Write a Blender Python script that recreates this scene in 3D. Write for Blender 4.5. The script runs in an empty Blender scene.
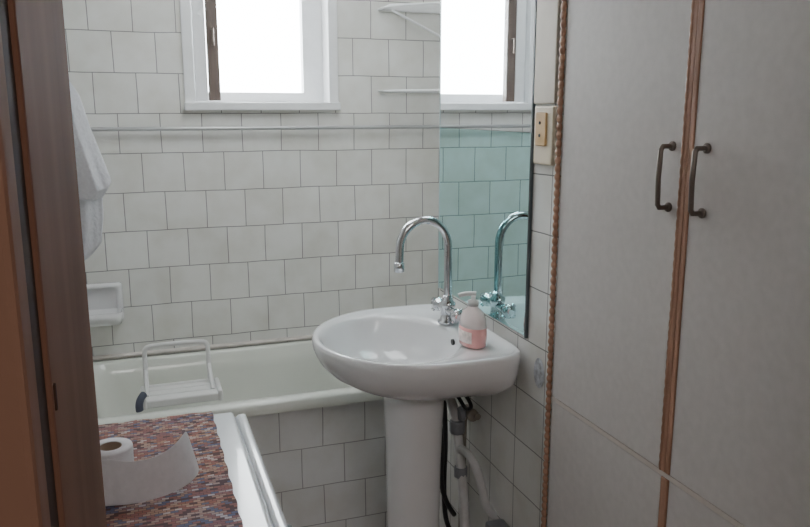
import bpy, math, random
from mathutils import Vector, Matrix
random.seed(3)
S=bpy.context.scene
H=1.53
# ---------------------------------------------------------------- materials
def mat(name,col,rough=.5,metal=0,noise=0,nscale=20,bump=0,trans=0,ior=1.45,coat=0,emit=None,es=0,spec=None):
    m=bpy.data.materials.new(name); m.use_nodes=True
    nt=m.node_tree; b=nt.nodes['Principled BSDF']
    b.inputs['Base Color'].default_value=(*col,1); b.inputs['Roughness'].default_value=rough
    b.inputs['Metallic'].default_value=metal; b.inputs['Transmission Weight'].default_value=trans
    b.inputs['IOR'].default_value=ior; b.inputs['Coat Weight'].default_value=coat
    if emit: b.inputs['Emission Color'].default_value=(*emit,1); b.inputs['Emission Strength'].default_value=es
    if noise or bump:
        g=nt.nodes.new('ShaderNodeNewGeometry'); n=nt.nodes.new('ShaderNodeTexNoise')
        n.inputs['Scale'].default_value=nscale; n.inputs['Detail'].default_value=4
        nt.links.new(g.outputs['Position'],n.inputs['Vector'])
        if noise:
            r=nt.nodes.new('ShaderNodeValToRGB')
            r.color_ramp.elements[0].position=.3; r.color_ramp.elements[1].position=.7
            r.color_ramp.elements[0].color=(*[c*(1-noise) for c in col],1)
            r.color_ramp.elements[1].color=(*[min(1,c*(1+noise*.5)) for c in col],1)
            nt.links.new(n.outputs['Fac'],r.inputs['Fac']); nt.links.new(r.outputs['Color'],b.inputs['Base Color'])
        if bump:
            bp=nt.nodes.new('ShaderNodeBump'); bp.inputs['Strength'].default_value=bump; bp.inputs['Distance'].default_value=.003
            nt.links.new(n.outputs['Fac'],bp.inputs['Height']); nt.links.new(bp.outputs['Normal'],b.inputs['Normal'])
    return m
def tile(name,axes,du,dv,c1,c2,mort,w=.151,h=.147,off=.5,ms=.002,rough=.22):
    m=bpy.data.materials.new(name); m.use_nodes=True; nt=m.node_tree; N=nt.nodes; L=nt.links
    b=N['Principled BSDF']; b.inputs['Roughness'].default_value=rough
    g=N.new('ShaderNodeNewGeometry'); s=N.new('ShaderNodeSeparateXYZ'); c=N.new('ShaderNodeCombineXYZ')
    L.new(g.outputs['Position'],s.inputs[0])
    for i,(a,d) in enumerate(zip(axes,(du,dv))):
        ad=N.new('ShaderNodeMath'); ad.operation='ADD'; ad.inputs[1].default_value=d
        L.new(s.outputs[a],ad.inputs[0])
        n=N.new('ShaderNodeTexNoise'); n.inputs['Scale'].default_value=3.0+i; L.new(g.outputs['Position'],n.inputs['Vector'])
        mu=N.new('ShaderNodeMath'); mu.operation='MULTIPLY_ADD'; mu.inputs[1].default_value=.010; L.new(n.outputs['Fac'],mu.inputs[0]); 
        L.new(ad.outputs[0],mu.inputs[2]); L.new(mu.outputs[0],c.inputs[i])
    br=N.new('ShaderNodeTexBrick'); br.offset=off; br.offset_frequency=2; br.squash=1
    br.inputs['Scale'].default_value=1; br.inputs['Mortar Size'].default_value=ms; br.inputs['Mortar Smooth'].default_value=.4
    br.inputs['Brick Width'].default_value=w; br.inputs['Row Height'].default_value=h
    br.inputs['Color1'].default_value=(*c1,1); br.inputs['Color2'].default_value=(*c2,1); br.inputs['Mortar'].default_value=(*mort,1)
    L.new(c.outputs[0],br.inputs['Vector'])
    n2=N.new('ShaderNodeTexNoise'); n2.inputs['Scale'].default_value=9; n2.inputs['Detail'].default_value=6; L.new(g.outputs['Position'],n2.inputs['Vector'])
    r=N.new('ShaderNodeValToRGB'); r.color_ramp.elements[0].position=.3; r.color_ramp.elements[0].color=(.89,.88,.85,1); r.color_ramp.elements[1].position=.6; r.color_ramp.elements[1].color=(1,1,1,1)
    L.new(n2.outputs['Fac'],r.inputs['Fac'])
    mx=N.new('ShaderNodeMixRGB'); mx.blend_type='MULTIPLY'; mx.inputs['Fac'].default_value=1
    L.new(br.outputs['Color'],mx.inputs[1]); L.new(r.outputs['Color'],mx.inputs[2]); L.new(mx.outputs[0],b.inputs['Base Color'])
    inv=N.new('ShaderNodeMath'); inv.operation='SUBTRACT'; inv.inputs[0].default_value=1; L.new(br.outputs['Fac'],inv.inputs[1])
    bp=N.new('ShaderNodeBump'); bp.inputs['Strength'].default_value=.35; bp.inputs['Distance'].default_value=.0015
    L.new(inv.outputs[0],bp.inputs['Height']); L.new(bp.outputs['Normal'],b.inputs['Normal'])
    return m
def wood(name,c1,c2,rough=.4,sx=40,sz=2,spec=.5):
    m=bpy.data.materials.new(name); m.use_nodes=True; nt=m.node_tree; N=nt.nodes; L=nt.links
    b=N['Principled BSDF']; b.inputs['Roughness'].default_value=rough; b.inputs['Specular IOR Level'].default_value=spec
    g=N.new('ShaderNodeNewGeometry'); mp=N.new('ShaderNodeMapping'); mp.inputs['Scale'].default_value=(sx,sx,sz)
    n=N.new('ShaderNodeTexNoise'); n.inputs['Scale'].default_value=1; n.inputs['Detail'].default_value=5; n.inputs['Distortion'].default_value=.6
    L.new(g.outputs['Position'],mp.inputs[0]); L.new(mp.outputs[0],n.inputs['Vector'])
    r=N.new('ShaderNodeValToRGB'); r.color_ramp.elements[0].position=.3; r.color_ramp.elements[1].position=.7
    r.color_ramp.elements[0].color=(*c1,1); r.color_ramp.elements[1].color=(*c2,1)
    L.new(n.outputs['Fac'],r.inputs['Fac']); L.new(r.outputs['Color'],b.inputs['Base Color'])
    return m
T1=(.79,.79,.765); T2=(.74,.74,.715); MO=(.27,.27,.27)
M_tx=tile('tile_back',(0,2),-.028-.005,.099-.005,T1,T2,MO)
M_ty=tile('tile_side',(1,2),.03,.09,T1,T2,MO,w=.15,off=0)
M_ap=tile('tile_apron',(0,2),.04,.05,(.78,.79,.79),(.73,.75,.75),(.33,.33,.34),w=.15,off=.5)
M_fl=tile('tile_floor',(0,1),0,0,(.30,.22,.18),(.26,.19,.16),(.15,.13,.12),w=.2,h=.2,off=0,rough=.4)
M_plaster=mat('plaster',(.80,.79,.77),.9,noise=.05,bump=.1)
M_hall=mat('hall_paint',(.58,.54,.50),.9,noise=.05)
M_white=mat('white_paint',(.86,.87,.88),.4,noise=.04)
M_enamel=mat('enamel',(.75,.77,.71),.15,noise=.04,nscale=6,coat=.3)
M_cer=mat('ceramic',(.78,.78,.79),.10,coat=.5,noise=.03,nscale=5)
M_chrome=mat('chrome',(.62,.63,.66),.08,metal=1)
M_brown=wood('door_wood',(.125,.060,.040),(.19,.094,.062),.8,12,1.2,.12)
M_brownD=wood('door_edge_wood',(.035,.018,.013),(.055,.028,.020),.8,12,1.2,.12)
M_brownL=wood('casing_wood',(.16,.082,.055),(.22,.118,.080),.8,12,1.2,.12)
M_trimw=wood('trim_wood',(.30,.155,.095),(.44,.24,.155),.5,60,12)
M_cab=mat('cabinet_laminate',(.60,.565,.55),.5,noise=.05,nscale=60,bump=.06)
M_cabbody=mat('cabinet_body',(.42,.38,.36),.6,noise=.06)
M_bronze=mat('bronze_handle',(.20,.165,.145),.35,metal=.8)
M_black=mat('black_rubber',(.015,.015,.018),.5)
M_plastic=mat('white_plastic',(.72,.72,.71),.35,noise=.03)
M_pipe=mat('old_pvc_pipe',(.60,.60,.60),.4,noise=.12)
M_wm=mat('machine_enamel',(.76,.79,.82),.18,coat=.3,noise=.02)
M_grey=mat('grey_plastic',(.22,.23,.25),.4)
M_paper=mat('tissue_paper',(.62,.60,.62),.95,noise=.05,nscale=80,bump=.2)
M_card=mat('cardboard',(.30,.22,.16),.9,noise=.1)
M_towel=mat('towel_cotton',(.76,.77,.81),.95,noise=.07,nscale=120,bump=.8)
M_beige=mat('beige_panel',(.60,.54,.45),.5,noise=.06)
M_orange=mat('amber_bakelite',(.58,.38,.17),.4)
M_cream=mat('cream_plastic',(.70,.62,.48),.4)
M_caulk=mat('caulk',(.72,.67,.63),.7,noise=.15)
M_blk=mat('dark_hole',(.02,.02,.02),.6)
M_soap=mat('pink_soap',(.85,.42,.40),.15,coat=.3)
M_clear=mat('clear_plastic',(.86,.74,.72),.12,coat=.3)
M_label=mat('soap_label',(.88,.74,.70),.5,noise=.3,nscale=90)
M_brass=mat('aged_metal',(.30,.27,.23),.4,metal=.7,noise=.2)
M_stick=mat('sticker',(.52,.54,.58),.5,noise=.5,nscale=70)
M_glass=mat('window_glass',(1,1,1),.0,trans=1,ior=1.02)
def mirror(name,col): return mat(name,col,.015,metal=1)
M_mirT=mirror('mirror_silver',(.88,.92,.94)); M_mirB=mirror('mirror_teal',(.54,.82,.83))
def rugmat():
    m=bpy.data.materials.new('woven_rag'); m.use_nodes=True; nt=m.node_tree; N=nt.nodes; L=nt.links
    b=N['Principled BSDF']; b.inputs['Roughness'].default_value=.95
    g=N.new('ShaderNodeNewGeometry'); br=N.new('ShaderNodeTexBrick'); br.offset=.5
    br.inputs['Scale'].default_value=1; br.inputs['Brick Width'].default_value=.013; br.inputs['Row Height'].default_value=.0068
    br.inputs['Mortar Size'].default_value=.0005
    br.inputs['Color1'].default_value=(0,0,0,1); br.inputs['Color2'].default_value=(1,1,1,1); br.inputs['Mortar'].default_value=(.05,.05,.05,1)
    L.new(g.outputs['Position'],br.inputs['Vector'])
    r=N.new('ShaderNodeValToRGB'); r.color_ramp.interpolation='CONSTANT'
    cols=[(0,(.13,.085,.085)),(.16,(.33,.16,.14)),(.32,(.40,.27,.22)),(.48,(.16,.17,.25)),(.62,(.30,.15,.15)),(.76,(.44,.33,.28)),(.90,(.54,.48,.46))]
    e=r.color_ramp.elements; e[0].position=0; e[0].color=(*cols[0][1],1); e[1].position=cols[1][0]; e[1].color=(*cols[1][1],1)
    for p,c in cols[2:]:
        q=e.new(p); q.color=(*c,1)
    L.new(br.outputs['Color'],r.inputs['Fac'])
    n=N.new('ShaderNodeTexNoise'); mp=N.new('ShaderNodeMapping'); mp.inputs['Scale'].default_value=(3,28,1); L.new(g.outputs['Position'],mp.inputs[0]); L.new(mp.outputs[0],n.inputs['Vector']); n.inputs['Scale'].default_value=1
    r2=N.new('ShaderNodeValToRGB'); r2.color_ramp.elements[0].position=.4; r2.color_ramp.elements[0].color=(.80,.82,.95,1); r2.color_ramp.elements[1].position=.6; r2.color_ramp.elements[1].color=(1.0,.86,.76,1); L.new(n.outputs['Fac'],r2.inputs['Fac'])
    mx=N.new('ShaderNodeMixRGB'); mx.blend_type='MULTIPLY'; mx.inputs['Fac'].default_value=.8
    L.new(r.outputs['Color'],mx.inputs[1]); L.new(r2.outputs['Color'],mx.inputs[2]); L.new(mx.outputs[0],b.inputs['Base Color'])
    bp=N.new('ShaderNodeBump'); bp.inputs['Strength'].default_value=.6; bp.inputs['Distance'].default_value=.002; bp.invert=True
    L.new(br.outputs['Fac'],bp.inputs['Height']); L.new(bp.outputs['Normal'],b.inputs['Normal'])
    return m
M_rug=rugmat()
# ---------------------------------------------------------------- helpers
def link(o,parent=None):
    S.collection.objects.link(o)
    if parent: o.parent=parent
    return o
def empty(name,loc=(0,0,0)):
    e=bpy.data.objects.new(name,None); e.empty_display_size=.05; S.collection.objects.link(e); return e
def mesh(name,vs,fs,m,parent=None,smooth=False,bevel=0,sub=0,solid=0,mats=None,seg=2):
    me=bpy.data.meshes.new(name); me.from_pydata([tuple(v) for v in vs],[],fs); me.update()
    import bmesh
    bm=bmesh.new(); bm.from_mesh(me); bmesh.ops.recalc_face_normals(bm,faces=bm.faces); bm.to_mesh(me); bm.free()
    me.materials.append(m)
    o=bpy.data.objects.new(name,me); link(o,parent)
    if smooth:
        for p in me.polygons: p.use_smooth=True
    if solid:
        d=o.modifiers.new('s','SOLIDIFY'); d.thickness=solid; d.offset=0
    if bevel:
        d=o.modifiers.new('b','BEVEL'); d.width=bevel; d.segments=seg; d.limit_method='ANGLE'
    if sub:
        d=o.modifiers.new('u','SUBSURF'); d.levels=sub; d.render_levels=sub
    return o
def boxes(name,lst,m,parent=None,bevel=0,seg=2):
    vs=[];fs=[]
    for (x0,x1,y0,y1,z0,z1) in lst:
        b=len(vs)
        vs+=[(x0,y0,z0),(x1,y0,z0),(x1,y1,z0),(x0,y1,z0),(x0,y0,z1),(x1,y0,z1),(x1,y1,z1),(x0,y1,z1)]
        fs+=[[b+i for i in f] for f in ((0,3,2,1),(4,5,6,7),(0,1,5,4),(1,2,6,5),(2,3,7,6),(3,0,4,7))]
    return mesh(name,vs,fs,m,parent,bevel=bevel,seg=seg)
def loft(name,rings,m,parent=None,cap0=True,cap1=True,smooth=True,sub=0,solid=0):
    n=len(rings[0]); vs=[v for r in rings for v in r]; fs=[]
    for i in range(len(rings)-1):
        for j in range(n):
            k=(j+1)%n; fs.append([i*n+j,i*n+k,(i+1)*n+k,(i+1)*n+j])
    if cap0: fs.append(list(range(n)))
    if cap1: fs.append([(len(rings)-1)*n+j for j in range(n)])
    o=mesh(name,vs,fs,m,parent,smooth=False,sub=sub,solid=solid)
    if smooth:
        for p in o.data.polygons: p.use_smooth=len(p.vertices)==4
    return o
def lathe(name,prof,loc,m,parent=None,axis='Z',n=32,cap0=True,cap1=True,smooth=True):
    rings=[]
    for r,z in prof:
        ring=[]
        for i in range(n):
            a=2*math.pi*i/n; c,s=r*math.cos(a),r*math.sin(a)
            v={'Z':(c,s,z),'X':(z,c,s),'Y':(c,z,s)}[axis]
            ring.append(Vector(v)+Vector(loc))
        rings.append(ring)
    return loft(name,rings,m,parent,cap0,cap1,smooth)
def tube(name,pts,r,m,parent=None,smooth=True,cyc=False,n=6):
    cu=bpy.data.curves.new(name,'CURVE'); cu.dimensions='3D'; cu.bevel_depth=r; cu.bevel_resolution=n; cu.use_fill_caps=True
    sp=cu.splines.new('NURBS' if smooth else 'POLY')
    sp.points.add(len(pts)-1)
    for p,q in zip(sp.points,pts): p.co=(*q,1)
    if smooth: sp.order_u=3; sp.use_endpoint_u=not cyc
    sp.use_cyclic_u=cyc; sp.resolution_u=8
    cu.materials.append(m)
    o=bpy.data.objects.new(name,cu); link(o,parent); return o
def rrect(x0,x1,y0,y1,r,z,k=6):
    out=[]
    for cx,cy,a0 in ((x1-r,y1-r,0),(x0+r,y1-r,90),(x0+r,y0+r,180),(x1-r,y0+r,270)):
        for i in range(k+1):
            a=math.radians(a0+90*i/k); out.append(Vector((cx+r*math.cos(a),cy+r*math.sin(a),z)))
    return out
# ---------------------------------------------------------------- room
XL=-.28; XR=.95; YB=3.05; XA=1.30; ZC=2.5; YP=2.41; YW=2.325
WX0,WX1,WZ0,WZ1=.215,.775,1.555,2.2
boxes('wall_back',[(XL-.1,WX0,YB,YB+.25,0,ZC),(WX1,XA+.1,YB,YB+.25,0,ZC),(WX0,WX1,YB,YB+.25,0,WZ0),(WX0,WX1,YB,YB+.25,WZ1,ZC)],M_tx)
boxes('wall_left',[(XL-.1,XL,.61,YB,0,ZC)],M_ty)
boxes('wall_right',[(XR,XA+.12,1.59,YW,0,ZC)],M_ty)
boxes('wall_alcove',[(XA,XA+.12,YW,YB,0,ZC)],M_ty)
boxes('wall_recess',[(1.40,1.5,.61,1.59,0,ZC)],M_plaster)
boxes('wall_front',[(-1.2,-.06,.30,.61,0,ZC),(.82,1.5,.30,.61,0,ZC),(-.06,.82,.30,.61,2.15,ZC)],M_hall)
boxes('wall_hall',[(-1.3,-1.2,-1.7,.61,0,ZC),(1.5,1.6,-1.7,.61,0,ZC),(-1.3,1.6,-1.8,-1.7,0,ZC)],M_hall)
boxes('floor',[(-1.3,1.6,-1.8,3.3,-.1,0)],M_fl)
boxes('ceiling',[(-1.3,1.6,-1.8,3.3,ZC,ZC+.1)],M_plaster)
# door frame
df=empty('door_frame')
boxes('jamb_left',[(-.06,-.04,.345,.61,0,2.15)],M_brown,df,bevel=.002)
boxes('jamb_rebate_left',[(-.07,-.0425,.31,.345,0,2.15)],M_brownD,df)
boxes('jamb_right',[(.80,.82,.31,.61,0,2.15)],M_brown,df,bevel=.002)
boxes('head',[(-.06,.82,.31,.61,2.13,2.15)],M_brown,df,bevel=.002)
boxes('casing',[(-.14,-.041,.285,.312,0,2.2),(.801,.90,.285,.312,0,2.2),(-.14,.90,.285,.312,2.13,2.23)],M_brownL,df,bevel=.003)
boxes('strike_plate',[(-.0405,-.0390,.349,.352,1.400,1.412)],M_brownD,df,bevel=.0004)
# ---------------------------------------------------------------- window
w=empty('window_1')
o=.018
boxes('trim_frame',[(WX0-o,WX0+.02,YB-.012,YB+.12,WZ0-.02,WZ1+o),(WX1-.02,WX1+o,YB-.012,YB+.12,WZ0-.02,WZ1+o),(WX0-o,WX1+o,YB-.012,YB+.12,WZ1-.01,WZ1+o)],M_white,w,bevel=.003)
boxes('sill',[(WX0-o-.004,WX1+o+.004,YB-.03,YB+.16,WZ0-.025,WZ0+.006)],M_white,w,bevel=.004)
fy=YB+.10
boxes('inner_frame',[(WX0+.02,WX0+.055,fy,fy+.05,WZ0,WZ1),(WX1-.10,WX1-.01,fy,fy+.05,WZ0,WZ1),(WX0+.02,WX1-.02,fy+.001,fy+.049,WZ0,WZ0+.045),(WX0+.02,WX1-.02,fy+.001,fy+.049,WZ1-.045,WZ1)],M_white,w)
boxes('glass_pane',[(WX0+.055,WX1-.10,fy+.02,fy+.024,WZ0+.045,WZ1-.045)],M_glass,w)
ca=empty('casement_pivot'); ca.parent=w; ca.location=(WX0+.045,YB+.02,0)
boxes('casement_stile',[(0.03,.072,-.008,.03,WZ0+.012,WZ1-.02)],wood('sash_wood',(.10,.075,.065),(.17,.13,.11),.5),ca,bevel=.003)
boxes('casement_white_stile',[(-.02,.026,.0,.03,WZ0+.010,WZ1-.02)],M_white,ca,bevel=.003)
tube('window_handle',[(.050,-.008,1.83),(.050,-.03,1.83),(.050,-.03,1.77)],.005,M_bronze,ca,smooth=False)
# rail
r=empty('wall_rail')
tube('rail_bar',[(XL+.01,YB-.028,1.462),(XA-.01,YB-.028,1.462)],.0075,mat('rail_metal',(.50,.51,.52),.3,metal=.6),r,smooth=False)
for x in (-.15,.45,1.05): tube('bracket',[(x,YB-.001,1.462),(x,YB-.028,1.462)],.005,M_chrome,r,smooth=False)
# ---------------------------------------------------------------- bathtub
tb=empty('bathtub')
def R(i,z,r): return rrect(XL+.003+i[0],XA-.003-i[1],YP-.02+i[2],YB-.003-i[3],r,z)
rings=[R((0,0,.0,0),.540,.01),R((0,0,0,0),.572,.012),R((.003,.003,.004,.003),.580,.014),R((.04,.04,.045,.032),.582,.05),R((.052,.052,.056,.042),.574,.08),
       R((.07,.07,.066,.052),.50,.10),R((.12,.14,.08,.07),.32,.14),R((.19,.24,.12,.11),.22,.14),R((.26,.32,.20,.18),.20,.09)]
loft('tub_shell',rings,M_enamel,tb,cap0=False,cap1=True)
boxes('tub_apron',[(XL,XA,YP+.008,YP+.04,0,.542)],M_ap,tb)
lathe('drain',[(.03,0),(.03,.004),(.022,.005)],(1.0,2.72,.2),M_chrome,tb)
tube('caulk_strip',[(XL+.02,YB-.004,.590),(XA-.02,YB-.004,.590)],.009,M_caulk,tb,smooth=False)
# bath seat
bs=empty('bath_seat')
boxes('seat_board',[(-.02,.22,2.455,2.50,.584,.612),(-.02,.22,2.504,2.545,.584,.612),(-.02,.22,2.549,2.585,.584,.612)],M_plastic,bs,bevel=.006,seg=3)
boxes('end_caps',[(-.03,-.012,2.45,2.59,.583,.620),(.212,.228,2.45,2.59,.583,.620)],M_plastic,bs,bevel=.006)
tube('back_frame',[(-.01,2.60,.60),(-.01,2.63,.70),(-.01,2.635,.735),(.02,2.635,.742),(.17,2.635,.742),(.20,2.635,.735),(.20,2.63,.70),(.20,2.60,.60)],.008,M_plastic,bs)
tube('back_crossbar',[(-.01,2.60,.605),(.20,2.60,.605)],.009,M_plastic,bs,smooth=False)
tube('back_rung',[(-.01,2.615,.66),(-.01,2.50,.61)],.007,M_plastic,bs,smooth=False)
tube('back_rung',[(.20,2.615,.66),(.20,2.50,.61)],.007,M_plastic,bs,smooth=False)
tube('rubber_foot',[(-.035,2.44,.588),(-.04,2.44,.62),(-.02,2.47,.63)],.012,mat('rubber_foot',(.09,.10,.14),.5),bs)
# soap dish
sd=empty('soap_dish')
def rz(x0,x1,z0,z1,r,y): return [Vector((p.x,y,p.y)) for p in rrect(x0,x1,z0,z1,r,0)]
loft('dish_body',[rz(-.225,-.075,.735,.885,.012,YB-.001),rz(-.225,-.075,.735,.885,.012,YB-.014),rz(-.218,-.082,.742,.878,.014,YB-.024),rz(-.205,-.095,.765,.868,.012,YB-.024),rz(-.20,-.10,.77,.863,.012,YB-.004)],M_cer,sd)
loft('dish_tray',[rrect(-.215,-.085,YB-.085,YB-.012,.022,.737),rrect(-.225,-.075,YB-.10,YB-.012,.025,.785),rrect(-.218,-.082,YB-.093,YB-.014,.02,.785),rrect(-.21,-.09,YB-.08,YB-.014,.02,.755)],M_cer,sd)
# towel on wall hook
tw=empty('hanging_towel')
def towel(name,cx,cy,keys,ph):
    rings=[];n=96;out=[]
    for (a,b) in zip(keys[:-1],keys[1:]):
        for i in range(6):
            t=i/6; out.append([p+(q-p)*t for p,q in zip(a,b)])
    out.append(list(keys[-1]))
    for i,(z,xl,xr,d) in enumerate(out):
        t=i/len(out); ring=[]
        for j in range(n):
            a=2*math.pi*j/n; k=min(1,t*2.2)
            f=1+.24*k*math.sin(7*a+ph+t*1.2)+.10*k*math.sin(13*a+ph*2-t)
            ring.append(Vector(((xl+xr)/2+(xr-xl)/2*math.cos(a)*(.92+.08*f),cy+d*f*math.sin(a),z+(.012*math.sin(3*a+ph) if i>2 else 0))))
        rings.append(ring)
    return loft(name,rings,M_towel,tw,sub=1)
towel('towel_front',0,2.10,[(1.62,-.20,-.155,.015),(1.56,-.24,-.118,.035),(1.48,-.26,-.100,.045),(1.40,-.265,-.076,.05),(1.345,-.265,-.060,.05),(1.315,-.262,-.078,.045)],.4)
towel('towel_back',0,2.17,[(1.60,-.20,-.17,.015),(1.45,-.26,-.11,.035),(1.33,-.262,-.086,.04),(1.24,-.262,-.088,.04),(1.17,-.26,-.098,.04),(1.145,-.255,-.118,.035)],1.7)
tube('hook',[(XL,2.12,1.64),(XL+.05,2.12,1.63),(XL+.095,2.12,1.62),(XL+.10,2.12,1.655)],.006,M_chrome,tw)
# corner wire rack
rk=empty('corner_wire_rack')
for z in (1.605,1.925):
    tube('shelf_rim',[(.965,YB-.012,z),(XA-.012,YB-.012,z),(XA-.012,2.78,z),(1.12,2.78,z),(.965,2.90,z)],.005,M_white,rk,smooth=False,cyc=True)
    for i in range(6):
        y=2.82+.035*i; xs=max(.965,1.12-(y-2.78)/.12*.155) 
        tube('shelf_wire',[(xs,y,z),(XA-.012,y,z)],.003,M_white,rk,smooth=False)
tube('rack_post',[(XA-.014,YB-.014,1.55),(XA-.014,YB-.014,2.05)],.006,M_white,rk,smooth=False)
tube('rack_brace',[(1.02,YB-.014,1.925),(XA-.014,2.95,1.78)],.005,M_white,rk,smooth=False)
# ---------------------------------------------------------------- mirror
mr=empty('wall_mirror')
zs=1.475
boxes('mirror_upper',[(XR-.007,XR-.001,1.715,YW-.004,zs+.001,2.2)],M_mirT,mr)
boxes('mirror_lower',[(XR-.007,XR-.001,1.715,YW-.004,.945,zs-.0005)],M_mirB,mr)
boxes('mirror_edge',[(XR-.009,XR-.0005,1.709,1.7145,.94,2.205)],mat('mirror_edge',(.10,.12,.13),.4),mr)
boxes('mirror_edge_far',[(XR-.0085,XR-.0005,YW-.0035,YW-.0005,.94,2.205)],mat('mirror_edge2',(.55,.65,.66),.3),mr)
boxes('wall_panel',[(XR-.012,XR-.0005,1.60,1.70,1.545,2.35)],M_beige,None,bevel=.003)
so=empty('wall_socket')
boxes('socket_plate',[(XR-.014,XR-.0005,1.60,1.69,1.40,1.54)],M_cream,so,bevel=.004)
boxes('socket_insert',[(XR-.019,XR-.013,1.625,1.675,1.445,1.525)],M_orange,so,bevel=.003)
for z in (1.47,1.50): lathe('socket_hole',[(.004,0),(.004,-.0015)],(XR-.019,1.652,z),M_blk,so,axis='X',n=12)
# ---------------------------------------------------------------- washbasin
CY=1.965; ZR=.905
sk=empty('pedestal_sink')
XW=XR-.004
def outline(k,z,sc=.22,shift=0,n=96,front=.292,half=.295,back=.216,hb=.285,keep=0):
    ring=[]
    for i in range(n):
        a=2*math.pi*i/n; c,s=math.cos(a),math.sin(a)
        kk=k
        if c>=0: ds=front*c; dt=half*s
        else:
            p=2/8.
            ds=-back*abs(c)**p; dt=(hb+(half-hb)*abs(s)**8)*math.copysign(abs(s)**p,s)
            kk=k+(1-k)*keep*min(1,-c*2.5)
        ring.append(Vector((XW-(sc+shift+ds*kk),CY+dt*kk,z)))
    return ring
def bowl(z,k,a=.195,b=.232,c=.292,n=96,sh=0):
    return [Vector((XW-(c+sh+a*k*math.cos(2*math.pi*i/n)),CY+b*k*math.sin(2*math.pi*i/n),z)) for i in range(n)]
rings=[]
for k,z,sh,kp in ((.30,.725,-.01,0),(.38,.743,-.01,0),(.55,.762,-.010,.15),(.74,.786,-.008,.35),(.89,.818,-.004,.6),(.955,.845,-.001,.6),(.985,.866,0,.6),(1,.880,0,0),(1.003,ZR-.008,0,0),(.996,ZR,0,0),(.98,ZR+.003,0,0)):
    rings.append(outline(k,z,shift=sh,keep=kp))
rings.append(outline(.95,ZR+.002)); rings.append(outline(.93,ZR-.004))
rings.append([a.lerp(b,.8) for a,b in zip(outline(.92,ZR-.006),bowl(ZR-.006,1.02))])
for k,z,sh in ((1.0,ZR-.009,0),(.975,ZR-.022,0),(.94,.862,0),(.87,.828,0),(.74,.797,-.005),(.52,.774,-.012),(.28,.762,-.02),(.12,.760,-.025)):
    rings.append(bowl(z,k,sh=sh))
loft('basin',rings,M_cer,sk,cap0=True,cap1=True)
lathe('drain_ring',[(.026,.0),(.026,.004),(.016,.004),(.015,.001)],(XW-.265,CY,.7605),M_chrome,sk)
lathe('drain_plug',[(.014,0),(.014,.003)],(XW-.265,CY,.761),M_blk,sk)
lathe('overflow_hole',[(.009,0),(.009,-.005)],(XW-.108,CY-.02,.872),M_blk,sk,axis='X')
px=.715
ped=[]
for r0,r1,z in ((.115,.105,.0),(.112,.10,.02),(.095,.088,.06),(.082,.08,.16),(.078,.077,.35),(.080,.078,.52),(.084,.082,.63),(.088,.088,.72),(.090,.090,.75)):
    ped.append([Vector((px+r0*math.cos(2*math.pi*i/40),CY-.02+r1*math.sin(2*math.pi*i/40),z)) for i in range(40)])
loft('pedestal',ped,M_cer,sk)
# faucet
fa=empty('gooseneck_faucet')
fx,fyy=.860,2.045
ZF=ZR-.006
lathe('base_flange',[(.030,0),(.030,.006),(.022,.010),(.020,.045),(.024,.05),(.024,.062),(.016,.070),(.013,.085)],(fx,fyy,ZF+.003),M_chrome,fa)
tube('cross_body',[(fx,fyy-.05,ZF+.042),(fx,fyy+.05,ZF+.042)],.014,M_chrome,fa,smooth=False)
for sgn in (-1,1):
    lathe('tap_stem',[(.012,0),(.012,sgn*.012),(.020,sgn*.016),(.022,sgn*.034),(.018,sgn*.040),(.008,sgn*.042)],(fx,fyy+sgn*.048,ZF+.042),M_chrome,fa,axis='Y',n=16)
    for q in range(4):
        a=math.pi/4+q*math.pi/2
        tube('tap_lobe',[(fx,fyy+sgn*.076,ZF+.042),(fx+.026*math.cos(a),fyy+sgn*.076,ZF+.042+.026*math.sin(a))],.007,M_chrome,fa,smooth=False)
zt=1.135
pts=[(fx,fyy,ZF+.07),(fx,fyy,1.0),(fx,fyy,zt)]
for i in range(1,17):
    a=math.pi*i/16; pts.append((fx-.076+.076*math.cos(a),fyy,zt+.082*math.sin(a)))
pts+=[(fx-.153,fyy,1.10),(fx-.154,fyy,1.085)]
tube('gooseneck',pts,.0122,M_chrome,fa,smooth=False,n=8)
lathe('nozzle',[(.012,.02),(.0155,.016),(.0155,-.008),(.011,-.010)],(fx-.154,fyy,1.078),M_chrome,fa)
# soap bottle
sb=empty('soap_bottle')
bx,by,bz=.843,1.825,ZR-.005
def ell(a,b,z,e=1): return [Vector((bx+a*math.cos(2*math.pi*i/32),by+b*math.sin(2*math.pi*i/32),bz+z)) for i in range(32)]
loft('bottle_lower',[ell(.029,.043,0),ell(.034,.050,.004),ell(.035,.052,.03),ell(.034,.050,.055)],M_soap,sb)
loft('bottle_upper',[ell(.034,.050,.055),ell(.032,.046,.076),ell(.026,.036,.094),ell(.015,.019,.105),ell(.012,.012,.112)],M_clear,sb)
lathe('pump_collar',[(.015,.110),(.015,.124),(.006,.126),(.006,.138)],(bx,by,bz),M_plastic,sb)
tube('pump_spout',[(bx+.008,by,bz+.142),(bx-.02,by+.012,bz+.144),(bx-.036,by+.018,bz+.136)],.0065,M_plastic,sb)
loft('bottle_label',[[Vector((bx-.0358*math.cos(t),by+.0528*math.sin(t),bz+z)) for t in [(-.9+1.8*i/10) for i in range(11)]]+[Vector((bx-.0352*math.cos(t),by+.0520*math.sin(t),bz+z)) for t in [(.9-1.8*i/10) for i in range(11)]] for z in (.014,.046)],M_label,sb)
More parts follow.
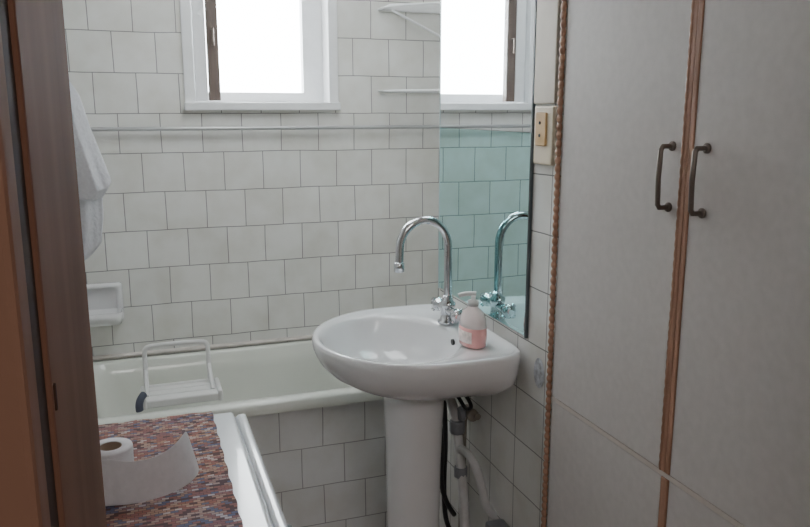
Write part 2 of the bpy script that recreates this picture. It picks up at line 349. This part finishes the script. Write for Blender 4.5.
# plumbing below
pl=empty('sink_plumbing')
tube('drain_trap',[(.84,CY+.07,.72),(.87,CY+.07,.66),(.885,CY+.06,.60),(.885,CY+.05,.55),(.885,CY+.02,.46),(.885,CY-.02,.30),(.885,CY-.03,.02)],.015,M_pipe,pl)
tube('waste_elbow',[(.885,CY+.045,.50),(.885,CY-.0,.525),(.89,CY-.065,.51),(.90,CY-.09,.46),(.92,CY-.095,.36),(.949,CY-.095,.34)],.013,M_pipe,pl)
lathe('pipe_collar',[(.022,-.02),(.024,-.015),(.024,.015),(.022,.02)],(.885,CY+.052,.575),M_grey,pl,n=16)
lathe('pipe_nut',[(.020,-.016),(.022,-.012),(.022,.012),(.020,.016)],(.885,CY+.02,.44),M_grey,pl,n=8)
tube('black_hose',[(.84,CY+.03,.765),(.90,CY-.04,.68),(.90,CY+.02,.635),(.90,CY+.08,.66),(.86,CY+.09,.72)],.006,M_black,pl)
tube('black_hose_short',[(.80,CY+.05,.72),(.84,CY+.05,.55),(.83,CY+.06,.35),(.90,CY+.10,.25)],.008,M_black,pl)
tube('supply_hose',[(.86,CY+.12,.74),(.87,CY+.10,.55),(.86,CY+.10,.35),(.90,CY+.16,.15),(.949,CY+.16,.12)],.008,M_black,pl)
tube('metal_pipe',[(.93,CY+.11,.02),(.93,CY+.11,.60),(.93,CY+.08,.62),(.93,CY-.0,.62)],.010,M_brass,pl)
lathe('valve_body',[(.018,-.03),(.020,-.02),(.016,0),(.020,.02),(.014,.035)],(.92,CY+.04,.62),M_brass,pl,axis='Y',n=12)
lathe('valve_knob',[(.022,0),(.024,-.008),(.020,-.016)],(.90,CY+.04,.62),M_grey,pl,axis='X',n=10)
boxes('floor_fitting',[(.88,.94,CY-.22,CY-.16,.33,.375)],M_grey,pl,bevel=.01)
tube('fitting_pipe',[(.91,CY-.19,.34),(.91,CY-.19,.02)],.013,M_pipe,pl,smooth=False)
# sticker
stk=[Vector((XR-.0012,1.645+.026*math.cos(2*math.pi*i/24),.865+.04*math.sin(2*math.pi*i/24))) for i in range(24)]
loft('tile_sticker',[[v+Vector((.001,0,0)) for v in stk],stk],M_stick)
# ---------------------------------------------------------------- cabinet
cb=empty('built_in_cabinet')
XF=.935; CY0,CY1=.64,1.565
boxes('carcass',[(XF+.012,1.39,CY0,CY1,0,2.42)],M_cabbody,cb)
ym=1.115; zg=.838; ye=1.543
def cdoor(nm,y0,y1,z0,z1):
    boxes(nm,[(XF-.006,XF+.012,y0,y1,z0,z1)],M_cab,cb,bevel=.002)
cdoor('upper_door_far',ym+.012,ye,zg+.005,2.38); cdoor('upper_door_near',.67,ym-.012,zg+.005,2.38)
cdoor('lower_door_far',ym+.012,ye,.06,zg-.006); cdoor('lower_door_near',.67,ym-.012,.06,zg-.006)
def beads(nm,y,z0,z1,r,pitch,amp,x=XF-.006):
    rings=[];n=int((z1-z0)/.0028)
    for i in range(n+1):
        z=z0+(z1-z0)*i/n; rr=r*(1-amp+amp*abs(math.sin(math.pi*(z-z0)/pitch)))
        rings.append([Vector((x-rr*.8*math.sin(math.pi*j/8),y+rr*math.cos(math.pi*j/8),z)) for j in range(9)])
    loft(nm,rings,M_trimw,cb)
beads('beaded_trim_edge',1.555,0,2.38,.0105,.019,.4)
beads('beaded_trim_door',ym+.014,zg+.005,2.38,.005,.019,.25)
boxes('edge_strip',[(XF-.008,XF+.012,ym-.0115,ym-.0005,zg+.005,2.38),(XF-.008,XF+.012,ym+.0005,ym+.013,zg+.005,2.38)],M_trimw,cb,bevel=.0015)
boxes('edge_strip_lower',[(XF-.008,XF+.012,ym-.010,ym+.010,.06,zg-.006)],M_trimw,cb,bevel=.002)
boxes('gap_rail',[(XF-.0065,XF+.012,.67,ye,zg-.0055,zg+.0045)],mat('gap_lighter',(.60,.54,.50),.6),cb)
for y in (1.158,1.068):
    x=XF-.006; za,zb=1.466,1.354
    tube('pull_handle',[(x+.001,y,za),(x-.022,y,za),(x-.026,y,za-.006),(x-.028,y,1.41),(x-.026,y,zb+.006),(x-.022,y,zb),(x+.001,y,zb)],.0048,M_bronze,cb,smooth=False)
    for z in (za,zb): lathe('handle_rose',[(.009,0),(.009,-.004),(.006,-.006)],(x,y,z),M_bronze,cb,axis='X',n=14)
# ---------------------------------------------------------------- washing machine
wm=empty('washing_machine')
X0,X1,Y0,Y1=XL+.005,.205,1.09,1.69
boxes('machine_body',[(X0,X1-.01,Y0+.005,Y1-.005,.03,.815)],M_wm,wm,bevel=.012,seg=3)
boxes('machine_seam',[(X0+.01,X1-.010,Y0+.01,Y1-.01,.812,.838)],M_grey,wm)
boxes('machine_top',[(X0,X1-.027,Y0,Y1,.820,.85)],M_wm,wm,bevel=.008,seg=4)
boxes('front_fascia',[(X1-.023,X1,Y0,Y1-.01,.70,.846)],M_wm,wm,bevel=.008,seg=4)
lathe('program_dial',[(.03,0),(.028,.02),(.02,.022)],(X1,1.25,.765),M_grey,wm,axis='X')
lathe('porthole_ring',[(.17,0),(.175,.012),(.16,.028),(.14,.022),(.13,.008)],(X1-.011,1.39,.42),M_plastic,wm,axis='X',n=40)
lathe('porthole_glass',[(.135,.008),(.11,.014),(.05,.02)],(X1-.011,1.39,.42),M_grey,wm,axis='X',n=40)
boxes('machine_feet',[(X0+.03,X0+.07,Y0+.03,Y0+.07,0,.032),(X1-.08,X1-.04,Y0+.03,Y0+.07,0,.032),(X0+.03,X0+.07,Y1-.07,Y1-.03,0,.032),(X1-.08,X1-.04,Y1-.07,Y1-.03,0,.032)],M_black,wm)
vs=[];fs=[];nx,ny=40,60
for i in range(nx+1):
    for j in range(ny+1):
        x=X0+.005+(.130-X0-.005)*i/nx; y=Y0+.01+(Y1-.008-Y0)*j/ny
        vs.append((x+.0015*math.sin(j*.9),y+.0015*math.sin(i*1.1),.8535+.0008*math.sin(i*.7)*math.sin(j*.5)))
for i in range(nx):
    for j in range(ny):
        a=i*(ny+1)+j; fs.append([a,a+ny+1,a+ny+2,a+1])
mesh('woven_mat',vs,fs,M_rug,smooth=True,solid=.004)
# toilet roll with loose strip
tp=empty('toilet_paper_roll'); tz=.8575
cx,cy=-.072,1.345; n=96
def spiralring(rf,z): return [Vector((cx+rf*math.cos(2*math.pi*i/n),cy+rf*math.sin(2*math.pi*i/n),z)) for i in range(n)]
loft('roll_body',[spiralring(.019,tz),spiralring(.036,tz),spiralring(.037,tz+.003),spiralring(.037,tz+.092),spiralring(.036,tz+.095),spiralring(.019,tz+.095)],M_paper,tp,cap0=False,cap1=False)
loft('roll_core',[spiralring(.0192,tz+.001),spiralring(.0192,tz+.094),spiralring(.0175,tz+.094),spiralring(.0175,tz+.001)],M_card,tp,cap0=False,cap1=False)
path=[]
for i in range(9):
    a=math.radians(180+ i*11.5); path.append((cx+.039*math.cos(a),cy+.039*math.sin(a),.088))
for x,y,d in ((-.05,1.301,.082),(-.02,1.303,.078),(.01,1.311,.078),(.035,1.325,.080),(.055,1.343,.084),(.070,1.365,.086),(.080,1.392,.078)): path.append((x,y,d))
vs=[];fs=[]
for i,(x,y,d) in enumerate(path):
    lean=.004*max(0,i-10)
    for q in range(5):
        t=q/4; vs.append((x-lean*t,y+lean*t,tz+.0005+d*t))
for i in range(len(path)-1):
    for q in range(4):
        a=i*5+q; fs.append([a,a+5,a+6,a+1])
mesh('loose_sheet',vs,fs,M_paper,tp,smooth=True,sub=2,solid=.0012)
# ceiling lamp added out of view to go with the ceiling fill
cl=empty('added_ceiling_lamp')
lathe('added_lamp_base',[(.07,0),(.07,-.02)],(.35,1.9,ZC),M_white,cl)
lathe('added_lamp_globe',[(.06,-.02),(.10,-.05),(.11,-.09),(.08,-.13),(.02,-.15)],(.35,1.9,ZC),M_white,cl)
# ---------------------------------------------------------------- lights
def area(name,loc,rot,sx,sy,e,col):
    l=bpy.data.lights.new(name,'AREA'); l.shape='RECTANGLE'; l.size=sx; l.size_y=sy; l.energy=e; l.color=col
    o=bpy.data.objects.new(name,l); o.location=loc; o.rotation_euler=rot; S.collection.objects.link(o); return o
area('window_daylight',(.5,3.75,2.15),(math.radians(-75),0,0),1.6,1.5,115,(.90,.96,1.0))
area('hall_fill',(.3,-.9,2.4),(math.radians(25),0,0),1.0,.8,20,(1,.95,.91))  # added fill from behind the camera, no fixture seen
area('bath_ceiling_fill',(.50,2.3,2.35),(math.radians(15),0,0),.6,.6,8.5,(.94,.985,1))  # added fill under the ceiling, lifts the whole bathroom; source unseen
W=bpy.data.worlds.new('overcast'); S.world=W; W.use_nodes=True
W.node_tree.nodes['Background'].inputs[0].default_value=(.93,.97,1,1); W.node_tree.nodes['Background'].inputs[1].default_value=13
# ---------------------------------------------------------------- camera
p=math.radians(11.4); yw=math.radians(19.5)
fw=Vector((math.sin(yw)*math.cos(p),math.cos(yw)*math.cos(p),-math.sin(p)))
rt=Vector((math.cos(yw),-math.sin(yw),0)); up=rt.cross(fw)
c=bpy.data.cameras.new('camera'); co=bpy.data.objects.new('camera',c); S.collection.objects.link(co)
M=Matrix((rt,up,-fw)).transposed().to_4x4(); M.translation=Vector((0,0,H)); co.matrix_world=M
c.sensor_width=36; c.lens=760/810*36; c.clip_start=.02
S.camera=co
